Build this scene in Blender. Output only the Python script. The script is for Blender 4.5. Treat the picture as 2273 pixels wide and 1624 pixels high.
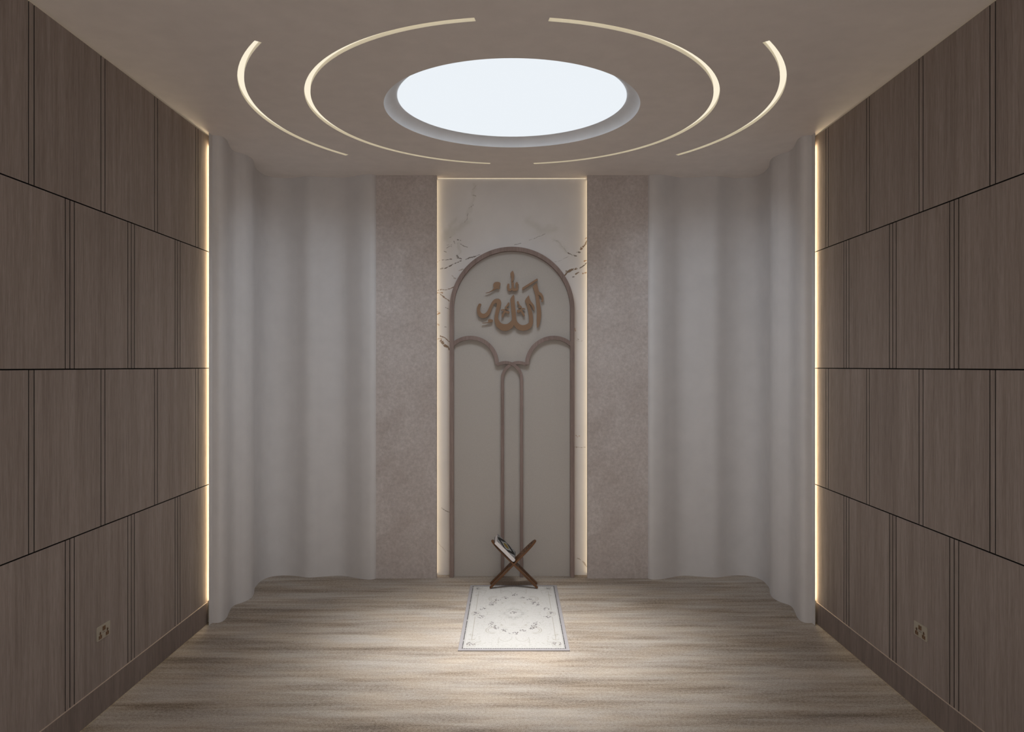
import bpy, bmesh, math, random
import numpy as np
from mathutils import Vector
S = bpy.context.scene
for o in list(bpy.data.objects): bpy.data.objects.remove(o)
C = S.collection
random.seed(4)

# ------------------------------------------------------------------ camera, world, exposure
FPX = 1655.0
HC = 2.116                      # eye height
ZC = 4.016                      # ceiling
W = 2.5                         # half width of the room
CY = 5.544                      # centre of the round ceiling light
cam = bpy.data.cameras.new('camera'); co = bpy.data.objects.new('camera', cam); C.objects.link(co)
co.location = (0, 0, HC); co.rotation_euler = (math.pi/2, 0, 0)
cam.sensor_width = 36; cam.lens = 36*FPX/2273; cam.clip_start = .05
S.camera = co
S.view_settings.view_transform = 'Standard'; S.view_settings.look = 'None'
S.view_settings.gamma = 1; S.view_settings.use_curve_mapping = False
S.view_settings.exposure = 0
w = bpy.data.worlds.new('world'); S.world = w; w.use_nodes = True
w.node_tree.nodes['Background'].inputs[0].default_value = (1.0, .95, .91, 1)
w.node_tree.nodes['Background'].inputs[1].default_value = 1.12

def area(name, loc, size, power, color, spread, shape='DISK', rot=(0, 0, 0), size_y=None):
    l = bpy.data.lights.new(name, 'AREA'); l.shape = shape; l.size = size
    if size_y: l.size_y = size_y
    l.energy = power; l.color = color; l.spread = math.radians(spread)
    o = bpy.data.objects.new(name, l); o.location = loc; o.rotation_euler = rot; C.objects.link(o)
    return o
# the round lamp: a wide cool wash and the narrow beam over the rug
area('round_lamp_wash', (0, CY, ZC+.060), 1.66, 14.5, (.90, .95, 1.0), 128)
area('round_lamp_beam', (0, CY, ZC+.058), .9, 20.5, (1.0, .985, .955), 50)
def spot(name, loc, aim, power, cone, blend, color):   # cool spots added in the round recess to brighten the far walls
    l = bpy.data.lights.new(name, 'SPOT'); l.energy = power; l.color = color
    l.spot_size = math.radians(cone); l.spot_blend = blend; l.shadow_soft_size = .10
    o = bpy.data.objects.new(name, l); C.objects.link(o); o.location = loc
    o.rotation_euler = (Vector(aim)-Vector(loc)).to_track_quat('-Z', 'Y').to_euler()
for sx in (-1, 1): spot('added_wall_spot', (sx*.45, CY+.15, ZC+.055), (sx*2.1, 7.2, 2.35), 84, 68, 1.0, (.74, .86, 1.0))
spot('added_wall_spot', (0, CY+.25, ZC+.055), (0, 7.5, 2.4), 27, 62, 1.0, (.74, .86, 1.0))
COOL_E = 1.15; SLOT_E = 2.3; LED_E = 10.0

# ------------------------------------------------------------------ node helpers
def newmat(name):
    m = bpy.data.materials.new(name); m.use_nodes = True
    nt = m.node_tree; b = nt.nodes['Principled BSDF']
    return m, nt, b
def N(nt, t, **kw):
    n = nt.nodes.new(t)
    for k, v in kw.items(): setattr(n, k, v)
    return n
def coords(nt, scale=(1, 1, 1), rand=0.0):
    tc = N(nt, 'ShaderNodeTexCoord'); mp = N(nt, 'ShaderNodeMapping'); mp.inputs['Scale'].default_value = scale
    nt.links.new(tc.outputs['Object'], mp.inputs['Vector'])
    if rand:
        oi = N(nt, 'ShaderNodeObjectInfo'); mu = N(nt, 'ShaderNodeMath', operation='MULTIPLY'); mu.inputs[1].default_value = rand
        nt.links.new(oi.outputs['Random'], mu.inputs[0]); nt.links.new(mu.outputs[0], mp.inputs['Location'])
    return mp.outputs[0]
def noise(nt, vec, scale, detail=4, rough=.55, dist=0):
    n = N(nt, 'ShaderNodeTexNoise'); n.inputs['Scale'].default_value = scale; n.inputs['Detail'].default_value = detail
    n.inputs['Roughness'].default_value = rough; n.inputs['Distortion'].default_value = dist
    nt.links.new(vec, n.inputs['Vector']); return n.outputs['Fac']
def ramp(nt, fac, stops):
    r = N(nt, 'ShaderNodeValToRGB'); e = r.color_ramp.elements
    e[0].position, e[0].color = stops[0][0], (*stops[0][1], 1); e[1].position, e[1].color = stops[-1][0], (*stops[-1][1], 1)
    for p, c in stops[1:-1]:
        x = e.new(p); x.color = (*c, 1)
    nt.links.new(fac, r.inputs[0]); return r.outputs[0]
def mix(nt, a, b, fac, mode='MIX'):
    m = N(nt, 'ShaderNodeMix', data_type='RGBA', blend_type=mode)
    for v, i in ((fac, 0), (a, 6), (b, 7)):
        if hasattr(v, 'links'): nt.links.new(v, m.inputs[i])
        else: m.inputs[i].default_value = v if i == 0 else (*v, 1)
    return m.outputs[2]
def bump(nt, b, h, s, d=.002):
    n = N(nt, 'ShaderNodeBump'); n.inputs['Strength'].default_value = s; n.inputs['Distance'].default_value = d
    nt.links.new(h, n.inputs['Height']); nt.links.new(n.outputs[0], b.inputs['Normal'])
def plain(name, col, rough=.6, metal=0, spec=.5):
    m, nt, b = newmat(name)
    v = coords(nt); f = noise(nt, v, 6, 3)
    c = ramp(nt, f, [(.3, tuple(x*.97 for x in col)), (.7, tuple(min(1, x*1.03) for x in col))])
    nt.links.new(c, b.inputs['Base Color'])
    b.inputs['Roughness'].default_value = rough; b.inputs['Metallic'].default_value = metal
    b.inputs['Specular IOR Level'].default_value = spec
    return m
def emit(name, col, e):
    m, nt, b = newmat(name)
    b.inputs['Base Color'].default_value = (.06, .06, .06, 1); b.inputs['Specular IOR Level'].default_value = 0
    b.inputs['Emission Color'].default_value = (*col, 1); b.inputs['Emission Strength'].default_value = e
    return m
def woodmat(name, dark, light, along='Z', rough=.8, rand=7.0, fine=1.0, spec=.04):
    m, nt, b = newmat(name)
    s = {'Z': (1, 1, .045), 'Y': (1, .045, 1), 'X': (.045, 1, 1)}[along]
    v = coords(nt, s, rand)
    broad = noise(nt, v, 9, 3, .5, .4); grain = noise(nt, v, 55*fine, 5, .6, .6); hair = noise(nt, v, 230*fine, 3, .7)
    c1 = ramp(nt, broad, [(.3, dark), (.7, light)])
    g = ramp(nt, grain, [(.32, (.85, .845, .84)), (.60, (1.06, 1.06, 1.06))])
    h = ramp(nt, hair, [(.32, (.85, .85, .85)), (.68, (1.11, 1.11, 1.11))])
    c = mix(nt, mix(nt, c1, g, 1.0, 'MULTIPLY'), h, 1.0, 'MULTIPLY')
    nt.links.new(c, b.inputs['Base Color']); b.inputs['Roughness'].default_value = rough
    b.inputs['Specular IOR Level'].default_value = spec
    bump(nt, b, hair, .15, .0006)
    return m

M = {}
M['panel'] = woodmat('grey_oak_veneer', (.285, .236, .211), (.35, .294, .266))
M['skirt'] = woodmat('grey_oak_skirting', (.225, .182, .160), (.265, .218, .195), rand=3)
M['edge'] = plain('skirting_edge_highlight', (.50, .40, .33), .6)  # lighter colour stands for light caught on the skirting ledge
M['groove'] = plain('dark_groove_backing', (.02, .017, .015), .8)
M['trim'] = woodmat('taupe_oak_trim', (.27, .205, .182), (.35, .27, .245), fine=1.4, rough=.5)
M['walnut'] = woodmat('dark_walnut', (.098, .042, .016), (.155, .070, .029), along='X', rough=.42, fine=1.6, spec=.3)
M['plaster'] = plain('white_plaster', (.66, .635, .625), .85)
M['ceiling'] = plain('ceiling_paint', (.84, .775, .73), .9)
M['cove'] = plain('cove_white', (.86, .88, .92), .7)
M['slotwall'] = plain('slot_reflector', (.90, .86, .76), .7)
M['gold'] = plain('bronze_gold', (.275, .16, .088), .5, .0)
M['white_paper'] = None
M['backwall'] = plain('rear_wall_paint', (.36, .32, .29), .85)
M['lamp'] = emit('round_diffuser', (.895, .95, 1.0), .925)
M['slot'] = emit('warm_diffuser', (1.0, .90, .70), SLOT_E*.42)
M['led'] = emit('warm_led', (1.0, .80, .50), 17)
M['led_niche'] = emit('niche_led', (1.0, .78, .50), 1.6)
M['led_niche_top'] = emit('niche_head_led', (1.0, .84, .60), .8)
M['led_floor'] = emit('floor_led', (1.0, .80, .50), 1.6)
M['led_top'] = emit('cove_led', (1.0, .82, .55), .32)
M['plate'] = plain('satin_nickel', (.40, .36, .29), .45, .0)
M['insert'] = plain('brown_insert', (.16, .085, .04), .5)
M['black'] = plain('black_ink', (.012, .012, .012), .6, 0, .15)

# carpet: streaks running across the room and a looped speckle
m, nt, b = newmat('streaked_carpet')
v3 = coords(nt)
def madd(nt, terms):
    out = None
    for f, k in terms:
        mm = N(nt, 'ShaderNodeMath', operation='MULTIPLY_ADD'); nt.links.new(f, mm.inputs[0]); mm.inputs[1].default_value = k
        if out is None: mm.inputs[2].default_value = 0
        else: nt.links.new(out, mm.inputs[2])
        out = mm.outputs[0]
    return out
st = noise(nt, coords(nt, (.25, 2.1, 1)), 2.6, 3, .5, .3); st2 = noise(nt, coords(nt, (.4, 3.6, 1)), 5.0, 2, .5, .4)
sp = noise(nt, coords(nt, (.75, 1, 1)), 70, 4, .8); sp2 = noise(nt, v3, 170, 3, .8); hue = noise(nt, coords(nt, (.4, 1, 1)), 5, 4)
f = madd(nt, [(st, .42), (st2, .22), (sp, .42), (sp2, .20)])      # mean about .63
c = ramp(nt, f, [(.48, (.17, .134, .106)), (.56, (.295, .245, .198)), (.63, (.395, .34, .286)), (.70, (.47, .416, .36)), (.78, (.53, .485, .435))])
c = mix(nt, c, ramp(nt, hue, [(.38, (1.05, .985, .90)), (.60, (.97, 1.0, 1.05))]), .45, 'MULTIPLY')
c = mix(nt, c, ramp(nt, sp2, [(.28, (.62, .60, .59)), (.5, (1, 1, 1)), (.72, (1.25, 1.25, 1.25))]), .85, 'MULTIPLY')
nt.links.new(c, b.inputs['Base Color']); b.inputs['Roughness'].default_value = .95; b.inputs['Specular IOR Level'].default_value = .1
bump(nt, b, sp2, .5, .004); M['carpet'] = m

# pitted taupe stone
m, nt, b = newmat('taupe_stone')
v = coords(nt)
a = noise(nt, v, 2.6, 6, .62, .6); bb = noise(nt, v, 34, 4, .7); pit = noise(nt, v, 75, 2, .6); cl = noise(nt, v, 8, 5, .65, 1.0)
c = ramp(nt, a, [(.25, (.485, .425, .395)), (.5, (.555, .50, .475)), (.75, (.63, .58, .56))])
c = mix(nt, c, ramp(nt, bb, [(.3, (.84, .83, .82)), (.7, (1.12, 1.12, 1.12))]), 1, 'MULTIPLY')
c = mix(nt, c, ramp(nt, cl, [(.60, (0, 0, 0)), (.76, (.9, .88, .86))]), .20, 'SCREEN')
c = mix(nt, c, ramp(nt, pit, [(.22, (.68, .63, .6)), (.33, (1, 1, 1))]), 1, 'MULTIPLY')
nt.links.new(c, b.inputs['Base Color']); b.inputs['Roughness'].default_value = .75; bump(nt, b, bb, .15, .001)
M['stone'] = m

# woven off-white board of the arch
m, nt, b = newmat('ivory_textured_board')
v = coords(nt); f = noise(nt, v, 260, 2, .6)
c = ramp(nt, f, [(.3, (.49, .455, .42)), (.7, (.545, .51, .47))])
nt.links.new(c, b.inputs['Base Color']); b.inputs['Roughness'].default_value = .8; bump(nt, b, f, .3, .001); M['ivory'] = m

# paper edges of the book
m, nt, b = newmat('page_edges')
v = coords(nt, (1, 1, 1)); f = noise(nt, v, 180, 2)
nt.links.new(ramp(nt, f, [(.3, (.66, .61, .60)), (.7, (.74, .70, .69))]), b.inputs['Base Color']); M['paper'] = m

def attrmat(name, rough=.5, rnd=None, amt=.0, bmp=0):
    m, nt, b = newmat(name)
    a = N(nt, 'ShaderNodeAttribute'); a.attribute_name = 'pattern'
    f = noise(nt, coords(nt), rnd or 40, 3, .6)
    g = ramp(nt, f, [(.3, (1-amt,)*3), (.7, (1+amt,)*3)])
    nt.links.new(mix(nt, a.outputs['Color'], g, 1.0, 'MULTIPLY'), b.inputs['Base Color'])
    b.inputs['Roughness'].default_value = rough
    if bmp: bump(nt, b, f, bmp, .002)
    return m
M['marble'] = attrmat('veined_marble', .35, 3, .03)
M['rug'] = attrmat('woven_rug', .95, 260, .12, .3)
M['cover'] = attrmat('printed_book_cover', .55, 200, .05)
M['cover'].node_tree.nodes['Principled BSDF'].inputs['Specular IOR Level'].default_value = .12
M['rug'].node_tree.nodes['Principled BSDF'].inputs['Specular IOR Level'].default_value = .1

# ------------------------------------------------------------------ object helpers
def base_of(o):
    return o.matrix_world.translation if o is None else Vector(o.get('_o', (0, 0, 0)))
ORG = {}
def mesh(name, verts, faces, m, parent=None, smooth=False, origin=(0, 0, 0)):
    org = Vector(ORG[parent.name]) if parent else Vector(origin)
    me = bpy.data.meshes.new(name)
    me.from_pydata([tuple(Vector(v)-org) for v in verts], [], faces); me.update()
    bm = bmesh.new(); bm.from_mesh(me); bmesh.ops.recalc_face_normals(bm, faces=bm.faces); bm.to_mesh(me); bm.free()
    me.materials.append(m)
    if smooth:
        for p in me.polygons: p.use_smooth = True
        me.set_sharp_from_angle(angle=math.radians(35))
    o = bpy.data.objects.new(name, me); C.objects.link(o)
    if parent: o.parent = parent
    else: o.location = org
    ORG[o.name] = tuple(org)
    return o
def thing(name, label, cat, loc=(0, 0, 0), group=None):
    o = bpy.data.objects.new(name, None); o.empty_display_size = .1; C.objects.link(o); o.location = loc
    o['label'] = label; o['category'] = cat
    if group: o['group'] = group
    ORG[o.name] = tuple(loc); return o
def tag(o, label, cat, group=None):
    o['label'] = label; o['category'] = cat
    if group: o['group'] = group
    return o
def struct(o): o['kind'] = 'structure'; return o
def boxg(x0, x1, y0, y1, z0, z1, V=None, F=None):
    V = [] if V is None else V; F = [] if F is None else F; n = len(V)
    V += [(x0, y0, z0), (x1, y0, z0), (x1, y1, z0), (x0, y1, z0), (x0, y0, z1), (x1, y0, z1), (x1, y1, z1), (x0, y1, z1)]
    F += [tuple(n+i for i in f) for f in ((0, 3, 2, 1), (4, 5, 6, 7), (0, 1, 5, 4), (1, 2, 6, 5), (2, 3, 7, 6), (3, 0, 4, 7))]
    return V, F
def box(name, x0, x1, y0, y1, z0, z1, m, parent=None, origin=(0, 0, 0)):
    V, F = boxg(min(x0, x1), max(x0, x1), min(y0, y1), max(y0, y1), z0, z1); return mesh(name, V, F, m, parent, origin=origin)
def bevel(o, wd, seg=2):
    b = o.modifiers.new('bevel', 'BEVEL'); b.width = wd; b.segments = seg; b.limit_method = 'ANGLE'; b.angle_limit = math.radians(40); return o
def prism_xz(poly, y0, y1):                       # polygon in X,Z pushed along Y
    n = len(poly)
    V = [(x, y0, z) for x, z in poly]+[(x, y1, z) for x, z in poly]
    F = [tuple(range(n)), tuple(range(2*n-1, n-1, -1))]+[(i, (i+1) % n, n+(i+1) % n, n+i) for i in range(n)]
    return V, F
def smooth_closed(P, k=4):
    n = len(P); out = []
    for i in range(n):
        p0, p1, p2, p3 = P[i-1], P[i], P[(i+1) % n], P[(i+2) % n]
        for j in range(k):
            t = j/k
            out.append(tuple(.5*((2*p1[a])+(-p0[a]+p2[a])*t+(2*p0[a]-5*p1[a]+4*p2[a]-p3[a])*t*t+(-p0[a]+3*p1[a]-3*p2[a]+p3[a])*t**3) for a in (0, 1)))
    return out
def smooth_open(P, k=6):
    P = [P[0]]+list(P)+[P[-1]]; out = []
    for i in range(1, len(P)-2):
        p0, p1, p2, p3 = P[i-1:i+3]
        for j in range(k):
            t = j/k
            out.append(tuple(.5*((2*p1[a])+(-p0[a]+p2[a])*t+(2*p0[a]-5*p1[a]+4*p2[a]-p3[a])*t*t+(-p0[a]+3*p1[a]-3*p2[a]+p3[a])*t**3) for a in (0, 1)))
    out.append(tuple(P[-1])); return out
def band(path, wd, y0, y1):                       # ribbon of width wd along a path in X,Z, front at y0, back at y1
    n = len(path); L = []; R = []
    for i in range(n):
        a = Vector(path[max(i-1, 0)]); c = Vector(path[i]); d = Vector(path[min(i+1, n-1)])
        t = (d-a).normalized(); nn = Vector((-t.y, t.x))
        L.append(c+nn*wd/2); R.append(c-nn*wd/2)
    V = []
    for i in range(n):
        V += [(L[i].x, y0, L[i].y), (R[i].x, y0, R[i].y), (R[i].x, y1, R[i].y), (L[i].x, y1, L[i].y)]
    F = []
    for i in range(n-1):
        for k in range(4):
            F.append((4*i+k, 4*i+(k+1) % 4, 4*i+4+(k+1) % 4, 4*i+4+k))
    F += [(0, 1, 2, 3), (4*n-1, 4*n-2, 4*n-3, 4*n-4)]
    return V, F
def px_floor(x, y):
    Y = FPX*HC/(y-812); return ((x-1136.5)/FPX*Y, Y)
def px_at(x, y, Y): return ((x-1136.5)/FPX*Y, HC-(y-812)/FPX*Y)

# ------------------------------------------------------------------ setting: floor, ceiling, rear wall
YB = -.6      # wall behind the camera left out so world light fills the room
struct(box('floor', -2.7, 2.7, YB, 7.8, -.1, 0, M['carpet']))
struct(box('wall_back', -2.7, 2.7, 7.585, 7.8, 0, ZC+.1, M['backwall']))

# ceiling with a round opening and four arc slots, laid out in polar rings
R_OPEN = .940
SLOT_IN = (1.447, 1.489); SLOT_OUT = (1.875, 1.917)
def arc_span(r, xcut):                           # angles (measured from +X) of the left arc that ends at x = -xcut
    a = math.acos(xcut/r); return (math.pi-a, math.pi+a)
spans = {SLOT_IN: arc_span(1.468, .2025), SLOT_OUT: arc_span(1.896, 1.487)}
allspans = {k: [s, ((math.pi-s[1]) % (2*math.pi), (math.pi-s[0]))] for k, s in spans.items()}
angs = [2*math.pi*i/144 for i in range(144)]
rect = (-2.62, 2.62, YB, 7.6)
for cx in rect[:2]:
    for cy in rect[2:]: angs.append(math.atan2(cy-CY, cx) % (2*math.pi))
for s in spans.values():
    for a in s: angs += [a % (2*math.pi), (math.pi-a) % (2*math.pi)]
angs = sorted(set(round(a, 7) for a in angs))
def inspan(mid, s0, s1):
    return (mid-s0) % (2*math.pi) < (s1-s0) % (2*math.pi)
rings = [R_OPEN, 1.447, 1.489, 1.875, 1.917, 2.02]
V = []; F = []; na = len(angs)
for r in rings:
    V += [(r*math.cos(a), CY+r*math.sin(a), ZC) for a in angs]
for a in angs:
    c, s = math.cos(a), math.sin(a); t = 1e9
    if abs(c) > 1e-9: t = min(t, (rect[1] if c > 0 else rect[0])/c)
    if abs(s) > 1e-9: t = min(t, ((rect[3] if s > 0 else rect[2])-CY)/s)
    V.append((t*c, CY+t*s, ZC))
for ri in range(len(rings)):
    for i in range(na):
        j = (i+1) % na; a0, a1 = angs[i], angs[j] if j else angs[0]+2*math.pi; mid = (a0+a1)/2
        skip = False
        if ri == 1: skip = any(inspan(mid, *s) for s in allspans[SLOT_IN])
        if ri == 3: skip = any(inspan(mid, *s) for s in allspans[SLOT_OUT])
        if skip: continue
        F.append((ri*na+i, ri*na+j, (ri+1)*na+j, (ri+1)*na+i))
ceil = struct(mesh('ceiling', V, F, M['ceiling']))

# the round ceiling light: a cove ring and a glowing panel
lt = thing('round_ceiling_light', 'large round glowing white ceiling light in a rounded recess', 'ceiling light', (0, CY, ZC))
n = 128; prof = [(R_OPEN-.098*(1-math.cos(t)), ZC+.070*math.sin(t)) for t in [math.pi/2*i/10 for i in range(11)]]
V = []; F = []
for r, z in prof: V += [(r*math.cos(2*math.pi*i/n), CY+r*math.sin(2*math.pi*i/n), z) for i in range(n)]
for k in range(10): F += [(k*n+i, k*n+(i+1) % n, (k+1)*n+(i+1) % n, (k+1)*n+i) for i in range(n)]
mesh('recess_ring', V, F, M['cove'], lt, smooth=True)
V = []; F = []
for r, z in ((.843, ZC+.064), (.843, ZC+.09)): V += [(r*math.cos(2*math.pi*i/n), CY+r*math.sin(2*math.pi*i/n), z) for i in range(n)]
F = [tuple(range(n)), tuple(range(2*n-1, n-1, -1))]+[(i, (i+1) % n, n+(i+1) % n, n+i) for i in range(n)]
mesh('light_panel', V, F, M['lamp'], lt)

# four arc lights recessed in the slots
def arc_light(rr, span, sx, label):
    r0, r1 = rr; dep = .023
    t = thing('arc_ceiling_light', label, 'ceiling light', (-sx*(r0+r1)/2 if sx > 0 else (r0+r1)/2, CY, ZC), 'arc lights around the round ceiling light')
    ns = 90; A = [span[0]+(span[1]-span[0])*i/ns for i in range(ns+1)]
    def P(r, a, z): return (sx*r*math.cos(a), CY+r*math.sin(a), z)
    V = []; F = []
    for a in A: V += [P(r0, a, ZC), P(r0, a, ZC+dep), P(r1, a, ZC+dep), P(r1, a, ZC)]
    for i in range(ns): F += [(4*i, 4*i+4, 4*i+5, 4*i+1), (4*i+2, 4*i+3, 4*i+7, 4*i+6)]
    F += [(0, 1, 2, 3), (4*ns, 4*ns+3, 4*ns+2, 4*ns+1)]
    mesh('slot_housing', V, F, M['slotwall'], t)
    V = []; F = []
    for a in A: V += [P(r0, a, ZC+dep), P(r1, a, ZC+dep), P(r1, a, ZC+dep+.01), P(r0, a, ZC+dep+.01)]
    for i in range(ns):
        for k in range(4): F.append((4*i+k, 4*i+(k+1) % 4, 4*i+4+(k+1) % 4, 4*i+4+k))
    F += [(0, 1, 2, 3), (4*ns+3, 4*ns+2, 4*ns+1, 4*ns)]
    mesh('diffuser', V, F, M['slot'], t)
arc_light(SLOT_IN, spans[SLOT_IN], 1, 'long warm arc light nearest the round light, on its left')
arc_light(SLOT_IN, spans[SLOT_IN], -1, 'long warm arc light nearest the round light, on its right')
arc_light(SLOT_OUT, spans[SLOT_OUT], 1, 'shorter outer warm arc light over the left side of the ceiling')
arc_light(SLOT_OUT, spans[SLOT_OUT], -1, 'shorter outer warm arc light over the right side of the ceiling')

# ------------------------------------------------------------------ side walls with oak panels
ZR = [.183, 1.141, 2.098, 3.056, 4.004]
G = .0072
YE = 6.16
def side_wall(name, s):
    wl = struct(box(name, s*2.53, s*2.70, YB, YE, 0, ZC+.02, M['groove']))
    for r in range(4):
        z0, z1 = ZR[r]+(G/2 if r else 0), ZR[r+1]-(G/2 if r < 3 else 0)
        cuts = []
        for k in range(-4, 4):
            if r in (0, 2):
                c = 4.2155+.6795*k; cuts += [c-.0427, c, c+.0427]
            else:
                c = 3.878+.679*k; cuts += [c-.0222, c+.0222]
        cuts = [c for c in sorted(cuts) if 1.0 < c < YE-.03]
        edges = [YB]+cuts+[YE]
        for i in range(len(edges)-1):
            y0 = edges[i]+(G/2 if i else 0); y1 = edges[i+1]-(G/2 if i < len(edges)-2 else 0)
            nm = 'wall_panel' if y1-y0 > .1 else 'wall_batten'
            p = box(nm, s*2.5, s*2.53, y0, y1, z0, z1, M['panel'], wl)
            p.data.materials.append(M['groove'])          # black routed edges, veneer on the face only
            for pf in p.data.polygons:
                c_ = pf.center.x+p.location.x
                if abs(abs(c_)-2.5) > .001: pf.material_index = 1
    return wl
wl = side_wall('wall_left', -1); wr = side_wall('wall_right', 1)
for s, nm in ((-1, 'baseboard_left'), (1, 'baseboard_right')):
    b_ = struct(box(nm, s*2.493, s*2.5, YB, 6.11, .007, .181, M['skirt'])); bevel(b_, .001, 1)
    box('top_edge_highlight', s*2.4925, s*2.5, YB, 6.11, .181, .1835, M['edge'], b_)  # thin strip added to paint the highlight along the skirting top

# led strips: vertical at the end of each oak wall, along the wall head, under the skirting, beside and over the marble
side = {-1: 'left', 1: 'right'}
for s in (-1, 1):
    o = thing('light_strip', 'vertical warm LED strip where the %s oak wall meets the wavy white wall' % side[s], 'light strip', (s*2.488, 6.13, .186), 'warm LED strips')
    box('channel', s*2.4700, s*2.4714, 6.078, 6.1435, .001, ZC-.001, M['plaster'], o)
    box('diffuser', s*2.4716, s*2.4950, 6.1385, 6.1430, .19, 3.93, M['led'], o)
    o = box('light_strip', s*2.512, s*2.528, 1.0, 6.14, 4.0045, 4.008, M['led_top'], origin=(s*2.52, 3.5, 4.0045))
    tag(o, 'thin warm LED strip along the top of the %s oak wall' % side[s], 'light strip', 'warm LED strips')
    o = box('light_strip', s*2.508, s*2.516, 1.0, 6.10, .020, .024, M['led_floor'], origin=(s*2.512, 3.5, .02))
    tag(o, 'thin warm LED strip under the %s skirting board' % side[s], 'light strip', 'warm LED strips')
    o = box('light_strip', s*.757, s*.766, 7.515, 7.548, .02, ZC-.02, M['led_niche'], origin=(s*.76, 7.53, .02))
    tag(o, 'vertical warm LED strip behind the inner edge of the %s stone panel' % side[s], 'light strip', 'warm LED strips')
o = box('light_strip', -.75, .75, 7.546, 7.554, ZC-.0035, ZC-.001, M['led_niche_top'], origin=(0, 7.55, ZC-.007))
tag(o, 'thin warm LED line at the ceiling above the marble', 'light strip', 'warm LED strips')

# ------------------------------------------------------------------ wavy white walls
cont = [(480.5, 1382), (489.7, 1380.4), (497.5, 1376.3), (504, 1368.5), (508, 1359.3), (513.2, 1349.2), (521, 1342.6), (534, 1338), (547.1, 1333.0),
        (558.9, 1325.2), (563.9, 1316.5), (565.4, 1305.8), (570.6, 1297.5), (581, 1287.8), (596.8, 1280.8), (615, 1277.6), (636, 1276.5), (656.8, 1277.9),
        (683, 1281.2), (709, 1279.9), (745.6, 1277.3), (766.5, 1278), (784.8, 1281.3), (803, 1284.6), (820, 1285.9), (829, 1285.2)]
P = [(-2.4895, 6.1445)]+[px_floor(x, y) for x, y in cont]+[(-1.357, 7.425), (-1.350, 7.46)]
P = smooth_open(P, 8)
def wavy(name, s):
    n = len(P); zs = [0, ZC+.001]
    V = [(-s*x, y, z) for z in zs for x, y in P]
    F = [(i, i+1, n+i+1, n+i) for i in range(n-1)]
    k = len(V)                                    # returns and back so that it is a solid block
    back = [(-1.350, 7.584), (-2.60, 7.584), (-2.60, 6.165), (-2.4895, 6.165)]
    for z in zs: V += [(-s*x, y, z) for x, y in back]
    F += [(n-1, k, k+4, 2*n-1), (k, k+1, k+5, k+4), (k+1, k+2, k+6, k+5), (k+2, k+3, k+7, k+6), (k+3, 0, n, k+7)]
    return struct(mesh(name, V, F, M['plaster'], smooth=True))
wavy('wall_back_left', -1)
wavy('wall_back_right', 1)

# ------------------------------------------------------------------ stone panels
for s in (-1, 1):
    pts = []; x0, x1, y0, y1, r = .75, 1.36, 7.43, 7.468, .014
    poly = [(x0+r-r*math.cos(t), y0+r-r*math.sin(t)) for t in [math.pi/2*i/8 for i in range(9)]]
    poly += [(x1, y0), (x1, 7.58), (.802, 7.58), (.802, y1), (x0, y1)]
    V = [(s*x, y, z) for z in (0, ZC) for x, y in poly]; n = len(poly)
    F = [(i, (i+1) % n, n+(i+1) % n, n+i) for i in range(n)]+[tuple(range(n)), tuple(range(2*n-1, n-1, -1))]
    o = mesh('stone_panel', V, F, M['stone'], smooth=True, origin=(s*1.05, 7.45, 0))
    tag(o, 'tall taupe stone panel on the %s of the marble, floor to ceiling' % side[s], 'wall panel', 'stone panels flanking the marble')

# ------------------------------------------------------------------ grid mesh with a painted pattern
def grid(name, O, U, Vv, nu, nv, colfn, m, parent=None, thick=0, origin=(0, 0, 0)):
    org = np.array(ORG[parent.name] if parent else origin); O = np.array(O, float); U = np.array(U, float); Vv = np.array(Vv, float)
    u, v = np.meshgrid(np.linspace(0, 1, nu), np.linspace(0, 1, nv))
    P = O+u[..., None]*U+v[..., None]*Vv-org
    co_ = P.reshape(-1, 3); idx = np.arange(nu*nv).reshape(nv, nu)
    q = np.stack([idx[:-1, :-1], idx[:-1, 1:], idx[1:, 1:], idx[1:, :-1]], -1).reshape(-1, 4)
    nrm = np.cross(U, Vv); nrm /= np.linalg.norm(nrm)
    faces = q.tolist(); verts = co_.tolist(); col = colfn(u, v).reshape(-1, 3)
    if thick:
        k = len(verts); c4 = [idx[0, 0], idx[0, -1], idx[-1, -1], idx[-1, 0]]
        lo = (co_-nrm*thick)
        rim = list(idx[0, :])+list(idx[1:, -1])+list(idx[-1, :-1][::-1])+list(idx[1:-1, 0][::-1])
        verts += lo[rim].tolist(); L = len(rim)
        for i in range(L): faces.append((int(rim[i]), k+i, k+(i+1) % L, int(rim[(i+1) % L])))
        faces.append(tuple(range(k, k+L))); col = np.concatenate([col, col[rim]])
    me = bpy.data.meshes.new(name); me.from_pydata(verts, [], faces); me.update()
    a = me.color_attributes.new('pattern', 'FLOAT_COLOR', 'POINT')
    a.data.foreach_set('color', np.concatenate([col, np.ones((len(col), 1))], 1).astype(np.float32).ravel())
    me.materials.append(m); o = bpy.data.objects.new(name, me); C.objects.link(o)
    if parent: o.parent = parent
    else: o.location = origin
    ORG[o.name] = tuple(org); return o

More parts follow.
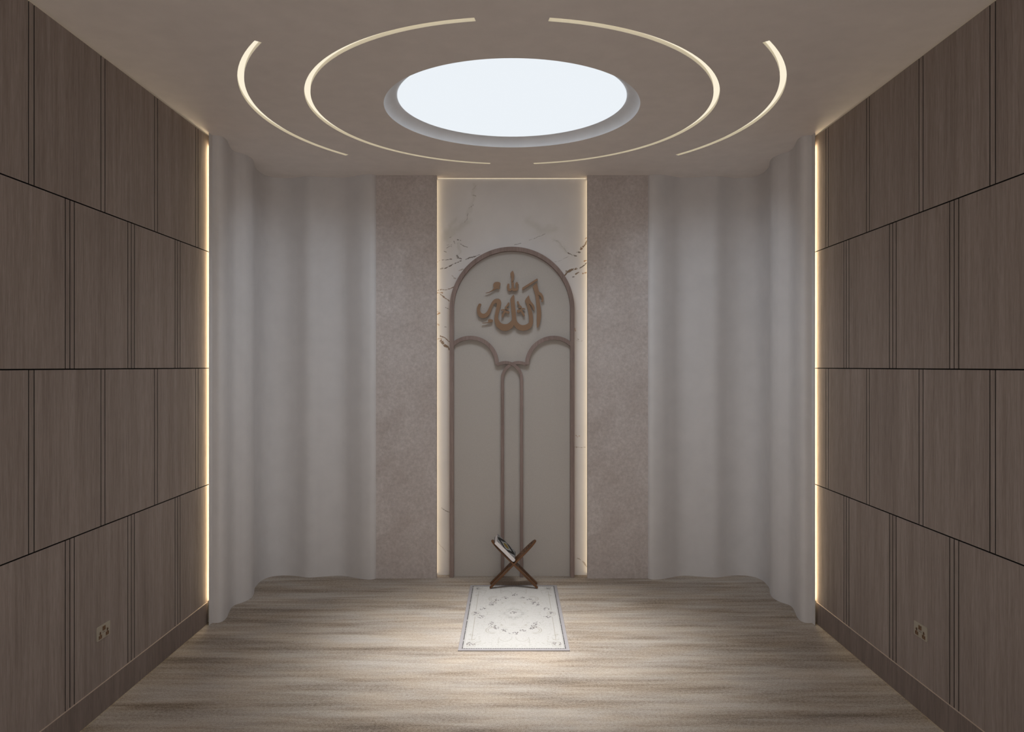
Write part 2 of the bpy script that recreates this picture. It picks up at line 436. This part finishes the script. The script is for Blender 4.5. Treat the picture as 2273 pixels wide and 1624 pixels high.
def vnoise(x, y, seed=0, octaves=4):
    rs = np.random.RandomState(seed); T = rs.rand(64, 64); out = 0; amp = 1; tot = 0
    for o in range(octaves):
        xi = np.floor(x).astype(int); yi = np.floor(y).astype(int); fx = x-xi; fy = y-yi
        fx = fx*fx*(3-2*fx); fy = fy*fy*(3-2*fy)
        g = lambda a, b_: T[a % 64, b_ % 64]
        out = out+amp*((g(xi, yi)*(1-fx)+g(xi+1, yi)*fx)*(1-fy)+(g(xi, yi+1)*(1-fx)+g(xi+1, yi+1)*fx)*fy)
        tot += amp; amp *= .55; x = x*2.03+7.1; y = y*2.03+3.7
    return out/tot
def segdist(x, y, pts):
    d = np.full(x.shape, 1e9)
    if len(pts) == 1: return np.hypot(x-pts[0][0], y-pts[0][1])
    for (ax, ay), (bx, by) in zip(pts[:-1], pts[1:]):
        vx, vy = bx-ax, by-ay; t = np.clip(((x-ax)*vx+(y-ay)*vy)/(vx*vx+vy*vy+1e-12), 0, 1)
        d = np.minimum(d, np.hypot(x-ax-t*vx, y-ay-t*vy))
    return d

# ------------------------------------------------------------------ marble slab
YM = 7.555
def z5(*p): return [px_at(920+x/5.286, 370+y/5.286, YM) for x, y in p]
def z1(*p): return [px_at(950+x/5.074, 540+y/5.074, YM) for x, y in p]
D_ = (.13, .10, .075); B_ = (.25, .165, .10); O_ = (.40, .23, .11); GR = (.42, .42, .39)
veins = [(z5((735, 215), (685, 265)), 3, B_, .4), (z5((680, 325), (720, 335)), 5, D_, .35), (z5((690, 450), (640, 475)), 6, D_, .3),
 (z5((635, 545), (620, 610), (590, 650)), 6, D_, .35), (z5((410, 830), (430, 820)), 5, D_, .6), (z5((510, 858), (545, 865)), 6, D_, .8),
 (z5((540, 905), (575, 925), (620, 945)), 6, D_, .55), (z5((385, 918), (435, 915)), 5, D_, .7), (z5((375, 960), (430, 935)), 7, D_, .5),
 (z5((345, 995), (375, 1005)), 7, D_, .6), (z5((325, 1090), (380, 1098), (435, 1085)), 7, D_, .95), (z5((500, 1050), (540, 1080)), 12, D_, .7),
 (z5((600, 1090), (650, 1065), (700, 1060), (770, 1035)), 7, D_, .75), (z5((350, 1200), (440, 1150), (540, 1105)), 8, D_, .9), (z5((310, 1205), (330, 1195)), 9, D_, .5),
 (z5((260, 1115), (290, 1095)), 6, O_, .8), (z5((520, 1215), (575, 1195)), 6, B_, .5), (z5((440, 1280), (480, 1310)), 6, B_, .4), (z5((465, 870), (475, 895)), 6, D_, .5),
 (z5((1180, 915), (1250, 890)), 5, D_, .5), (z5((1350, 855), (1490, 812), (1530, 790)), 4, D_, .5), (z5((1640, 1115), (1720, 1100), (1810, 1050)), 4, D_, .35),
 (z5((1800, 1010), (1850, 1040), (1900, 1047)), 7, D_, .8), (z5((1910, 1005), (1940, 1008)), 8, D_, .7), (z5((1950, 970), (1985, 935), (2010, 910), (2025, 880)), 15, B_, .9),
 (z5((1990, 1115), (2027, 1105)), 9, O_, .9), (z5((1940, 1192), (1980, 1165), (2025, 1130)), 8, D_, .85), (z5((1760, 1268), (1790, 1235), (1830, 1212), (1905, 1195)), 16, B_, .9),
 (z5((1780, 1225), (1830, 1225)), 20, B_, .8), (z5((1900, 1255), (1940, 1240)), 10, B_, .8), (z5((1975, 1250), (2027, 1235)), 9, O_, .8), (z5((1860, 1295), (1880, 1290)), 10, D_, .6), (z5((2000, 850), (2027, 830)), 6, O_, .7),
 (z5((1650, 860), (1730, 920), (1790, 1000)), 5, GR, .5),
 (z1((98, 535), (180, 520), (240, 512), (290, 492)), 9, B_, .9), (z1((98, 568), (165, 555)), 7, O_, .8), (z1((140, 575), (190, 615), (235, 640)), 8, B_, .8), (z1((200, 720), (240, 740)), 6, D_, .6),
 (z1((98, 800), (125, 790)), 10, O_, .8), (z1((100, 770), (115, 775)), 6, O_, .7), (z1((185, 940), (205, 938)), 6, D_, .5), (z1((100, 905), (120, 925)), 8, O_, .6), (z1((130, 1040), (190, 1062), (245, 1108)), 11, B_, .85),
 (z1((145, 1098), (180, 1140), (245, 1188)), 20, B_, .85), (z1((98, 1078), (150, 1070)), 8, O_, .9), (z1((1690, 1075), (1700, 1080)), 8, B_, .5), (z1((1655, 955), (1657, 990)), 6, O_, .7), (z1((1680, 1095), (1745, 1100)), 5, B_, .35),
 ([px_at(980, 1127, YM), px_at(988, 1133, YM), px_at(998, 1137, YM)], 8, D_, .6), ([px_at(1277, 967, YM), px_at(1282, 970, YM), px_at(1288, 968, YM)], 7, O_, .7),
 ([px_at(1276, 992, YM), px_at(1300, 993, YM)], 5, B_, .5), ([px_at(1283, 1238, YM), px_at(1296, 1248, YM), px_at(1303, 1258, YM)], 8, B_, .5), ([px_at(970, 1200, YM), px_at(990, 1225, YM)], 5, B_, .3)]
soft = [(z5((620, 650), (560, 690), (470, 745), (380, 830)), 45, .11), (z5((490, 620), (430, 680), (380, 770)), 26, .10), (z5((1340, 640), (1420, 700), (1500, 760), (1640, 730)), 50, .10),
        (z5((520, 900), (530, 1010), (510, 1060)), 14, .10), (z5((700, 200), (690, 380), (630, 560)), 22, .07), (z5((1640, 850), (1780, 980)), 22, .08)]
MX0, MX1 = -.80, .80
def marble(u, v):
    x = MX0+u*(MX1-MX0); z = v*ZC
    jx = (vnoise(x*22, z*22, 3, 5)-.5)*.055; jz = (vnoise(x*22+50, z*22, 5, 5)-.5)*.055
    c = np.ones(u.shape+(3,))*np.array([.79, .775, .77])
    c *= (1-.06*np.clip((vnoise(x*1.6, z*1.2, 8, 4)-.52)*4, 0, 1))[..., None]
    for pts, wd, k in soft:
        d = segdist(x+jx, z+jz, pts); s_ = wd*.00086; mk = np.exp(-(d/s_)**2)*k
        c *= (1-mk[..., None]*np.array([1, 1, 1.25]))
    br = vnoise(x*75, z*75, 11, 3); br2 = vnoise(x*34, z*34, 17, 4)
    for pts, wd, col, k in veins:
        d = segdist(x+jx*.5, z+jz*.5, pts); hw = wd*.00048*(2.6*br2-.1)
        mk = np.clip((hw-d)/.0020+.5, 0, 1)*min(1, k*1.2)*np.clip((br-.27)*6, 0, 1)
        c = c*(1-mk[..., None])+np.array(col)*mk[..., None]
    return c
o = grid('marble_panel', (MX0, YM, 0), (MX1-MX0, 0, 0), (0, 0, ZC), 520, 1300, marble, M['marble'], thick=.022, origin=(0, YM, 0))
tag(o, 'tall white marble slab with brown veins between the two stone panels', 'wall panel')

# ------------------------------------------------------------------ arch panel with oak trims
s_ = 7.462/FPX
ap = thing('arch_panel', 'ivory arch-shaped panel framed in taupe oak on the marble', 'wall panel', (0, 7.51, 0))
RO = .6255; FW = .0425; ZA = HC+(812-547.3)*s_-RO
RB = RO-FW*.4
poly = [(-RB, 0)]+[(-RB*math.cos(t), ZA+RB*math.sin(t)) for t in [math.pi*i/72 for i in range(73)]]+[(RB, 0)]
V, F = prism_xz(poly, 7.512, YM); mesh('board', V, F, M['ivory'], ap)
RC = RO-FW/2
path = [(-RC, 0), (-RC, ZA*.5)]+[(-RC*math.cos(t), ZA+RC*math.sin(t)) for t in [math.pi*i/96 for i in range(97)]]+[(RC, ZA*.5), (RC, 0)]
V, F = band(path, FW, 7.462, YM); bevel(mesh('frame', V, F, M['trim'], ap, smooth=True), .002)
def q1(x, y): return ((950+x/5.074-1136.5)*s_, HC-(540+y/5.074-812)*s_)
for s in (-1, 1):
    cx, cz = q1(478, 1360); r = 298/5.074*s_
    a0 = math.acos(min(1, (abs(cx+(RO-FW*.55)) )/r))         # meets the frame on the outside
    t0 = math.pi-a0 if cx > -(RO-FW*.55) else a0
    path = [(cx+r*math.cos(t), cz+r*math.sin(t)) for t in [t0+(-.015-t0)*i/48 for i in range(49)]]
    V, F = band([(-s*x, z) for x, z in path], .040, 7.466, 7.514); bevel(mesh('arched_trim', V, F, M['trim'], ap, smooth=True), .0015)
    cx, cz = q1(872, 1524); r = 182/5.074*s_; xs, zs = q1(776, 1369)
    t0 = math.acos((xs-cx)/r)
    path = [(cx+r*math.cos(t), cz+r*math.sin(t)) for t in [t0*(1-i/40) for i in range(41)]]+[(cx+r, cz*.5), (cx+r, .0)]
    fr = 7.4655 if s == 1 else 7.470
    V, F = band([(s*x, z) for x, z in path], .0315, fr, 7.514); bevel(mesh('slender_trim', V, F, M['trim'], ap, smooth=True), .0015)

# ------------------------------------------------------------------ calligraphy
YL0, YL1 = 7.468, 7.49
def q2(x, y): return px_at(1040+x/10.147, 590+y/10.147, YL0)
cal = thing('wall_calligraphy', 'bronze raised Arabic calligraphy in the head of the ivory arch', 'wall decoration', (*[q2(940, 1460)[0], 7.49], q2(940, 1460)[1]))
K = {
 'alif_letter': ([(1525, 390), (1545, 408), (1565, 490), (1590, 575), (1640, 612), (1678, 670), (1694, 735), (1680, 790), (1655, 808), (1637, 798), (1648, 745), (1632, 700), (1600, 670), (1568, 652), (1588, 690), (1600, 760), (1612, 860), (1628, 960), (1635, 1060), (1632, 1150), (1612, 1260), (1575, 1372), (1556, 1385), (1540, 1372), (1537, 1200), (1538, 1050), (1530, 900), (1512, 720), (1490, 600), (1465, 520), (1448, 460)], 0),
 'joined_letters': ([(1350, 668), (1366, 690), (1380, 740), (1410, 800), (1450, 850), (1480, 900), (1490, 950), (1482, 992), (1465, 1000), (1450, 985), (1445, 955), (1425, 910), (1395, 872), (1362, 852), (1385, 905), (1415, 970), (1438, 1060), (1451, 1150), (1455, 1220), (1448, 1300), (1420, 1370), (1370, 1420), (1300, 1450), (1220, 1460), (1130, 1440), (1070, 1400), (1022, 1335), (1000, 1378), (950, 1420), (880, 1455), (800, 1462), (720, 1440), (650, 1385), (610, 1320), (588, 1240), (583, 1150), (600, 1050), (620, 960), (632, 890), (634, 845), (600, 838), (562, 872), (530, 940), (500, 1030), (460, 1110), (400, 1160), (330, 1175), (260, 1158), (212, 1100), (189, 1020), (192, 940), (210, 890), (238, 848), (283, 855), (277, 890), (262, 930), (257, 980), (270, 1030), (300, 1065), (345, 1075), (390, 1052), (430, 1000), (470, 920), (510, 840), (555, 775), (600, 745), (650, 736), (700, 750), (728, 790), (735, 840), (722, 900), (700, 980), (680, 1070), (668, 1150), (675, 1200), (710, 1260), (760, 1298), (820, 1310), (880, 1300), (930, 1265), (968, 1225), (980, 1195), (970, 1080), (960, 950), (950, 830), (945, 740), (1005, 655), (1027, 665), (1035, 750), (1045, 870), (1060, 1000), (1072, 1130), (1082, 1220), (1110, 1270), (1150, 1308), (1210, 1332), (1270, 1327), (1320, 1305), (1352, 1280), (1362, 1230), (1360, 1150), (1345, 1040), (1325, 930), (1300, 850), (1272, 775)], 0),
 'upright_mark': ([(985, 112), (1005, 120), (1025, 180), (1030, 230), (1020, 300), (1000, 345), (975, 358), (955, 345), (965, 290), (960, 230), (940, 175)], 0),
 'three_toothed_mark': ([(880, 405), (900, 398), (920, 405), (922, 450), (918, 490), (935, 512), (958, 505), (970, 480), (966, 410), (968, 370), (990, 362), (1020, 372), (1022, 430), (1025, 480), (1042, 503), (1060, 500), (1066, 460), (1050, 410), (1075, 367), (1098, 362), (1115, 400), (1135, 425), (1118, 440), (1122, 500), (1105, 545), (1060, 570), (1010, 565), (978, 550), (940, 570), (895, 560), (870, 520), (865, 460)], 0),
 'slanted_mark': ([(1540, 283), (1558, 290), (1560, 320), (1215, 547), (1203, 535), (1213, 487)], 1),
 'comma_mark': ([(385, 605), (450, 590), (520, 550), (562, 510), (572, 488), (555, 450), (558, 410), (590, 370), (635, 358), (690, 365), (718, 390), (715, 430), (692, 468), (702, 505), (682, 516), (640, 510), (600, 527), (540, 562), (470, 597), (410, 612)], 0),
 'small_comma_mark': ([(310, 1280), (380, 1275), (430, 1265), (445, 1250), (438, 1225), (450, 1203), (490, 1198), (540, 1208), (550, 1235), (535, 1263), (500, 1271), (450, 1277), (390, 1288), (320, 1291)], 0),
 'curl_mark': ([(895, 820), (918, 830), (920, 860), (900, 895), (870, 925), (855, 943), (875, 953), (900, 953), (905, 968), (880, 980), (840, 978), (812, 950), (820, 925), (850, 890), (875, 850)], 0),
 'branched_mark': ([(730, 1000), (750, 978), (790, 972), (820, 985), (850, 1010), (880, 1018), (910, 1015), (925, 1045), (905, 1070), (870, 1072), (845, 1052), (820, 1064), (802, 1100), (790, 1145), (770, 1160), (742, 1145), (750, 1100), (772, 1055), (788, 1022), (770, 1000), (748, 1012)], 0),
 'curl_mark.001': ([(1110, 790), (1128, 800), (1140, 840), (1165, 885), (1190, 905), (1198, 930), (1180, 950), (1140, 950), (1110, 935), (1116, 922), (1143, 918), (1145, 903), (1112, 862), (1090, 825), (1092, 800)], 0),
 'branched_mark.001': ([(1100, 990), (1150, 985), (1190, 952), (1230, 943), (1265, 955), (1278, 975), (1265, 985), (1238, 972), (1214, 985), (1217, 1010), (1240, 1050), (1265, 1100), (1268, 1125), (1240, 1132), (1215, 1100), (1190, 1052), (1160, 1027), (1155, 1047), (1125, 1056), (1095, 1042), (1085, 1015)], 0)}
for nm, (pts, straight) in K.items():
    pl = pts if straight else smooth_closed(pts, 3)
    V, F = prism_xz([q2(*p) for p in pl], YL0, YL1)
    o = mesh(nm.split('.')[0], V, F, M['gold'], cal)
    cxz = q2(sum(p[0] for p in pts)/len(pts), sum(p[1] for p in pts)/len(pts))
# short pins that hold the letters off the board
for p in ((1560, 700), (1580, 1150), (1400, 1000), (1220, 1400), (820, 1400), (1000, 900), (330, 1125), (640, 800), (985, 200), (990, 540), (1380, 420), (640, 420), (495, 1235), (860, 910), (1215, 1025), (860, 1040), (1160, 920)):
    x, z = q2(*p); V, F = boxg(x-.004, x+.004, YL1-.001, 7.513, z-.004, z+.004); mesh('mounting_pin', V, F, M['gold'], cal)

# ------------------------------------------------------------------ wall sockets
def socket(s, label):
    t = thing('wall_socket', label, 'socket', (s*2.5, 4.558, .4535), 'double sockets low on the oak walls')
    X = lambda d: s*(2.5-d)
    def rect(name, u0, u1, v0, v1, d0, d1, m, par=None, bv=0):
        o = box(name, X(d0), X(d1), 4.485+u0, 4.485+u1, .4535+.086-v1, .4535+.086-v0, m, par or t)
        if bv: bevel(o, bv, 3)
        return o
    n = []; r = .007; Wd, H = .146, .086
    for cx, cz, a in ((Wd-r, H-r, 0), (r, H-r, 1), (r, r, 2), (Wd-r, r, 3)):
        n += [(4.485+cx+r*math.cos(math.pi/2*(a+k/4)), .4535+cz+r*math.sin(math.pi/2*(a+k/4))) for k in range(5)]
    V = [(X(d), y, z) for d in (0, .004) for y, z in n]; L = len(n)
    F = [tuple(range(L)), tuple(range(2*L-1, L-1, -1))]+[(i, (i+1) % L, L+(i+1) % L, L+i) for i in range(L)]
    mesh('face_plate', V, F, M['plate'], t)
    for k in (0, 1): rect('rocker_switch', .0605+k*.0165, .0735+k*.0165, .011, .037, .003, .008, M['insert'], bv=.002)
    # tiny printed mark under the switches
    V = []; F = []
    for a, b_, c_, d_ in ((.063, .070, .044, .045), (.063, .064, .044, .051), (.063, .070, .050, .051), (.073, .0745, .043, .052), (.073, .079, .047, .048), (.082, .083, .044, .051), (.082, .089, .044, .045), (.088, .089, .044, .051), (.082, .089, .050, .051)):
        boxg(*sorted((X(.0039), X(.0043))), 4.485+a, 4.485+b_, .4535+.086-d_, .4535+.086-c_, V, F)
    mesh('printed_mark', V, F, M['black'], t)
    for c_, dot in ((.036, -1), (.114, 1)):
        V = []; F = []
        boxg(*sorted((X(.003), X(.0046))), 4.485+c_-.0065, 4.485+c_+.0065, .4535+.086-.066, .4535+.086-.035, V, F)
        boxg(*sorted((X(.003), X(.0045))), 4.485+c_-.018, 4.485+c_+.018, .4535+.086-.079, .4535+.086-.064, V, F)
        boxg(*sorted((X(.003), X(.0046))), 4.485+c_-.018, 4.485+c_-.008, .4535+.086-.070, .4535+.086-.057, V, F)
        boxg(*sorted((X(.003), X(.0046))), 4.485+c_+.008, 4.485+c_+.018, .4535+.086-.070, .4535+.086-.057, V, F)
        sk = mesh('socket_insert', V, F, M['insert'], t)
        V = []; F = []
        for a, b_, u, v_ in ((-.0025, .0025, .040, .050), (-.0155, -.0095, .064, .0675), (.0095, .0155, .064, .0675)):
            boxg(*sorted((X(.0045), X(.005))), 4.485+c_+a, 4.485+c_+b_, .4535+.086-v_, .4535+.086-u, V, F)
        mesh('pin_holes', V, F, M['black'], sk)
        rect('indicator_dot', c_+dot*.012-.0025, c_+dot*.012+.0025, .042, .047, .003, .0045, M['insert'])
socket(-1, 'pale double socket with brown inserts low on the left oak wall')
socket(1, 'pale double socket with brown inserts low on the right oak wall')

# ------------------------------------------------------------------ rug
RX0, RX1, RY0, RY1 = .014-.4165, .014+.4165, 5.532, 7.188
def q8(x, y): return px_floor(1010+x/8.742, 1290+y/8.742)
mot = [(1140, 275, 1.1), (970, 325, .8), (1305, 325, .8), (820, 365, .9), (1465, 365, .9), (740, 430, 1), (1550, 430, 1), (690, 465, .7), (1600, 465, .7), (520, 545, 1), (1760, 545, 1),
       (510, 695, 1), (1780, 700, 1), (700, 825, .9), (1590, 825, .9), (740, 885, .9), (1540, 885, .9), (800, 915, .7), (1485, 915, .7), (950, 965, 1), (1340, 965, 1), (1140, 1010, 1.1),
       (1140, 625, .9), (460, 145, .7), (1810, 148, .7), (395, 630, .9), (1875, 625, .9), (310, 1215, 1), (1985, 1215, 1)]
def rug(u, v):
    x = RX0+u*(RX1-RX0); y = RY0+v*(RY1-RY0); cx = .014; cyy = (RY0+RY1)/2
    ax = np.abs(x-cx); ay = np.abs(y-cyy); ex = .4165-ax; ey = .828-ay; e = np.minimum(ex, ey*.8)
    base = np.array([.475, .465, .45]); c = np.ones(u.shape+(3,))*base
    n1 = vnoise(ax*40, ay*40, 2, 4); n2 = vnoise(x*160, y*160, 9, 3); n3 = vnoise(ax*22, ay*22, 13, 3)
    def put(mk, col):
        nonlocal c
        mk = np.clip(mk, 0, 1)[..., None]; c = c*(1-mk)+np.array(col)*mk
    LN = (.26, .23, .175)
    inner = e > .055
    # faint scrollwork, mirrored about both axes
    sc = np.exp(-((n3-.5)/.018)**2)*(n1 > .42)
    rr = np.hypot(ax/.30, ay/.50)
    dens = np.clip(1-np.exp(-((rr-1.15)/.5)**2)+.35, .25, .8)
    put(sc*inner*.75*dens, LN)
    put(np.clip((n2-.54)*9, 0, 1)*inner*.5*np.clip(np.exp(-((rr-.9)/.35)**2)+.3*(rr > 1), 0, 1), (.42, .40, .40))
    def line(d, wd, k, col=LN): put(np.clip((wd-d)/.0016+.5, 0, 1)*k, col)
    # inner rectangle, interrupted by the side medallions
    line(np.where((ay > .085) & (ay < .62), np.abs(ax-.325), 1), .0024, .6)
    # curved brackets
    for rx, ry in ((.040, .055), (.058, .078)): line(np.where(ax > .150, np.abs(np.hypot((ax-.165)/rx, (ay-.40)/ry)-1)*rx, 1), .0024, .65)
    line(np.where(ay > .55, np.abs(np.hypot(ax-.065, (ay-.56)*.6)-.05), 1), .0020, .45)
    line(np.where(ax < .10, np.abs((ay-.735)-.03*np.cos(ax*60)), 1), .0020, .45)
    line(np.where((ay > .58) & (ay < .68), np.abs(ax-.120), 1), .0022, .5)
    # rings round the medallions
    for mx, my in ((.322, 0), (.324, .70)):
        for r0 in (.022, .036): line(np.abs(np.hypot(ax-mx, (ay-my)*.62)-r0)+.0010*n2, .0022, .5)
    # central lozenge
    lz = ax/.11+ay/.17
    put(np.exp(-((lz-.8)/.25)**2)*np.clip((n2-.45)*6, 0, 1)*.6, (.26, .25, .24))
    # dark flower sprays, each a cluster of small strokes
    rs = np.random.RandomState(7)
    for mx, my, k in mot:
        X0, Y0 = q8(mx, my)
        for q in range(11):
            a_ = rs.rand()*6.28; rad = rs.rand()**.6*.030*k; px_, py_ = X0+1.15*rad*math.cos(a_), Y0+1.3*rad*math.sin(a_)
            th_ = rs.rand()*3.14; L_ = .004+.006*rs.rand(); w_ = .0018+.0022*rs.rand()
            dx, dy = x-px_, (y-py_)*.8; a1 = dx*math.cos(th_)+dy*math.sin(th_); b1 = -dx*math.sin(th_)+dy*math.cos(th_)
            put(np.clip(1.6-np.hypot(a1/L_, b1/w_), 0, 1)*(.55+.4*rs.rand()), (.075, .06, .065))
    # border: grey band, dashed dark line, fine inner line
    put((e < .028).astype(float), (.33, .315, .325))
    put(np.clip((.0028-np.abs(ex-.006))/.002, 0, 1)*.25, (.47, .455, .46))
    dash = (np.sin((np.where(ex < ey*.8, y, x))*2*math.pi/.018) > -.35)*1.0
    put(np.clip((.0048-np.abs(e-.031))/.0018, 0, 1)*(.62+.38*dash)*(vnoise(x*140, y*140, 4, 2) > .25), (.04, .036, .035))
    line(np.where(ex < ey*.8, np.abs(e-.043), 1), .0016, .6, (.3, .28, .27))
    put((e < .0022).astype(float)*.6, (.22, .19, .17))
    return c
o = grid('prayer_rug', (RX0, RY0, .006), (RX1-RX0, 0, 0), (0, RY1-RY0, 0), 420, 700, rug, M['rug'], thick=.006, origin=(.014, (RY0+RY1)/2, 0))
tag(o, 'off-white patterned prayer rug with grey edge on the beige carpet', 'rug')

# ------------------------------------------------------------------ folding book stand
HX, HZ = .0166, .236
SY0, SY1 = 7.058, 7.232
st = thing('book_stand', 'dark walnut X-shaped folding book stand at the head of the rug', 'book stand', (HX, (SY0+SY1)/2, .006))
def board(s):
    # s=+1 : upper half leans to the right, lower half runs to the left
    a = 1/math.sqrt(2); th = .0085; wd = SY1-SY0; top = .300; bot = (HZ-.006)/a-.0085
    outl = [(-bot, 0), (-bot, .040)]                              # (u along the board, w across)
    arch = [(-bot, .040), (-.055-.02, .050)]
    pts = [(-bot, 0.0), (top-.15, 0)]
    m_ = 14
    for i in range(1, m_): t = math.pi*i/m_; pts.append((top-.15+.15*math.sin(t), wd/2-wd/2*math.cos(t)))
    pts += [(top-.15, wd), (-bot, wd), (-bot, wd-.042)]
    for i in range(0, 9): t = math.pi*i/8; pts.append((-.095+.035*math.sin(t), wd/2+(wd/2-.042)*math.cos(t)))
    pts += [(-bot, .042)]
    n = len(pts)
    def W3(u, w_, o): return (HX+s*(u*a)-s*o*a, SY0+w_+(.0012 if s > 0 else 0), HZ+u*a+o*a)
    V = [W3(u, w_, th) for u, w_ in pts]+[W3(u, w_, -th) for u, w_ in pts]
    F = [tuple(range(n)), tuple(range(2*n-1, n-1, -1))]+[(i, (i+1) % n, n+(i+1) % n, n+i) for i in range(n)]
    b_ = bevel(mesh('crossed_board', V, F, M['walnut'], st), .0025, 2)
    # fretwork: small dark openings inlaid in the upper half
    V = []; F = []
    for i, u in enumerate((.105, .128, .147, .160, .180, .196, .212, .232, .252, .268)):
        half = .05*math.sqrt(max(0, 1-((u-.17)/.125)**2)) if i not in (0,) else .008
        for j in (-1, -.45, 0, .45, 1):
            if (i+int(j*2)) % 2 and abs(j) != 1: continue
            w0 = wd/2+j*half; q = len(V); hu, hw = .0055, .0075
            ring = [(u+hu*math.cos(t), w0+hw*math.sin(t)) for t in [2*math.pi*k/8 for k in range(8)]]
            V += [W3(x, y, th+.0003) for x, y in ring]+[W3(x, y, th-.001) for x, y in ring]
            F += [tuple(q+k for k in range(8))]+[(q+k, q+(k+1) % 8, q+8+(k+1) % 8, q+8+k) for k in range(8)]
    if V: mesh('carved_fretwork', V, F, M['black'], b_)
board(1); board(-1)

# ------------------------------------------------------------------ book on the stand
a = 1/math.sqrt(2); BY0, BY1 = 7.052, 7.345
def BK(u, v_, y): return (HX-u*a+v_*a, y, HZ+u*a+v_*a)
bk = thing('book', 'thick black book with white page edges and gold oval medallion on the stand', 'book', BK(.014, .012, BY0))
U0, U1, T0, T1 = .016, .272, .0105, .050
def slab_prof(prof, y0, y1, m, nm, smooth=True):
    n = len(prof); V = [BK(u, v_, y) for y in (y0, y1) for u, v_ in prof]
    F = [tuple(range(n)), tuple(range(2*n-1, n-1, -1))]+[(i, (i+1) % n, n+(i+1) % n, n+i) for i in range(n)]
    return mesh(nm, V, F, m, bk, smooth=smooth)
hr = (T1-T0)/2; mid = (T0+T1)/2
sp_ = [(U0+hr-(hr-.0016)*math.cos(t), mid-(hr-.0016)*math.sin(t)) for t in [math.pi/2-math.pi*i/14 for i in range(15)]]
sp_ = [(u, v_) for u, v_ in sp_]
pages = [(U1-.003, T1-.0022), (U1-.003, T0+.0022)]
lo = sorted(sp_, key=lambda p: p[1])
pages = [(U1-.003, T0+.0020)]+lo+[(U1-.003, T1-.0020)]
slab_prof(pages, BY0+.001, BY1-.004, M['paper'], 'page_block')
# cover wraps round the spine: outer profile and inner profile joined as one sheet
def arcp(r): return [(U0+hr-r*math.cos(t), mid+r*math.sin(t)) for t in [-math.pi/2+math.pi*i/14 for i in range(15)]]
outer = [(U1, T0)]+arcp(hr)+[(U1, T1)]; inner = [(U1, T0+.0022)]+arcp(hr-.0022)+[(U1, T1-.0022)]
slab_prof(outer+inner[::-1], BY0+.0, BY1, M['black'], 'cover')
def coverpat(u, v):
    x = np.abs(u-.5)*2; y = np.abs(v-.5)*2        # u across the cover (spine to edge), v along the spine
    n1 = vnoise(x*14, y*18, 6, 3); n2 = vnoise(x*40, y*50, 7, 3)
    c = np.ones(u.shape+(3,))*np.array([.012, .012, .013])
    def put(mk, col):
        nonlocal c
        mk = np.clip(mk, 0, 1)[..., None]; c = c*(1-mk)+np.array(col)*mk
    W_ = (.50, .50, .50)
    lace = np.clip((n2-.36)*7, 0, 1)
    cr = (1-x)*1.0+(1-y)*.9
    put((cr+.16*(n1-.5) < .70)*lace*.8, W_)
    md = x/.62+y/.86+.22*(n1-.5)                 # pointed medallion
    put(((md < 1.0) & (md > .62))*lace*.85, W_)
    put((np.abs(md-1.0) < .05)*.6, W_)
    ov = np.hypot(x/.30, y/.48)
    put((np.abs(ov-1.05) < .12)*.7, (.55, .54, .50))
    put((ov < 1)*1., (.085, .09, .025)); put((ov < .9)*(n2 > .48)*.8, (.34, .25, .05)); put((ov < .4)*.6, (.38, .14, .05))
    put((np.abs(np.maximum(x, y)-.95) < .018)*.5, W_)
    return c
# sheet on the upper cover
grid('cover_print', BK(U1-.001, T1+.0004, BY0+.002), np.array(BK(U0+hr, T1, 0))-np.array(BK(U1-.001, T1, 0)), (0, BY1-BY0-.004, 0), 160, 180,
     lambda u, v: coverpat(u, v), M['cover'], bk, thick=.0006)
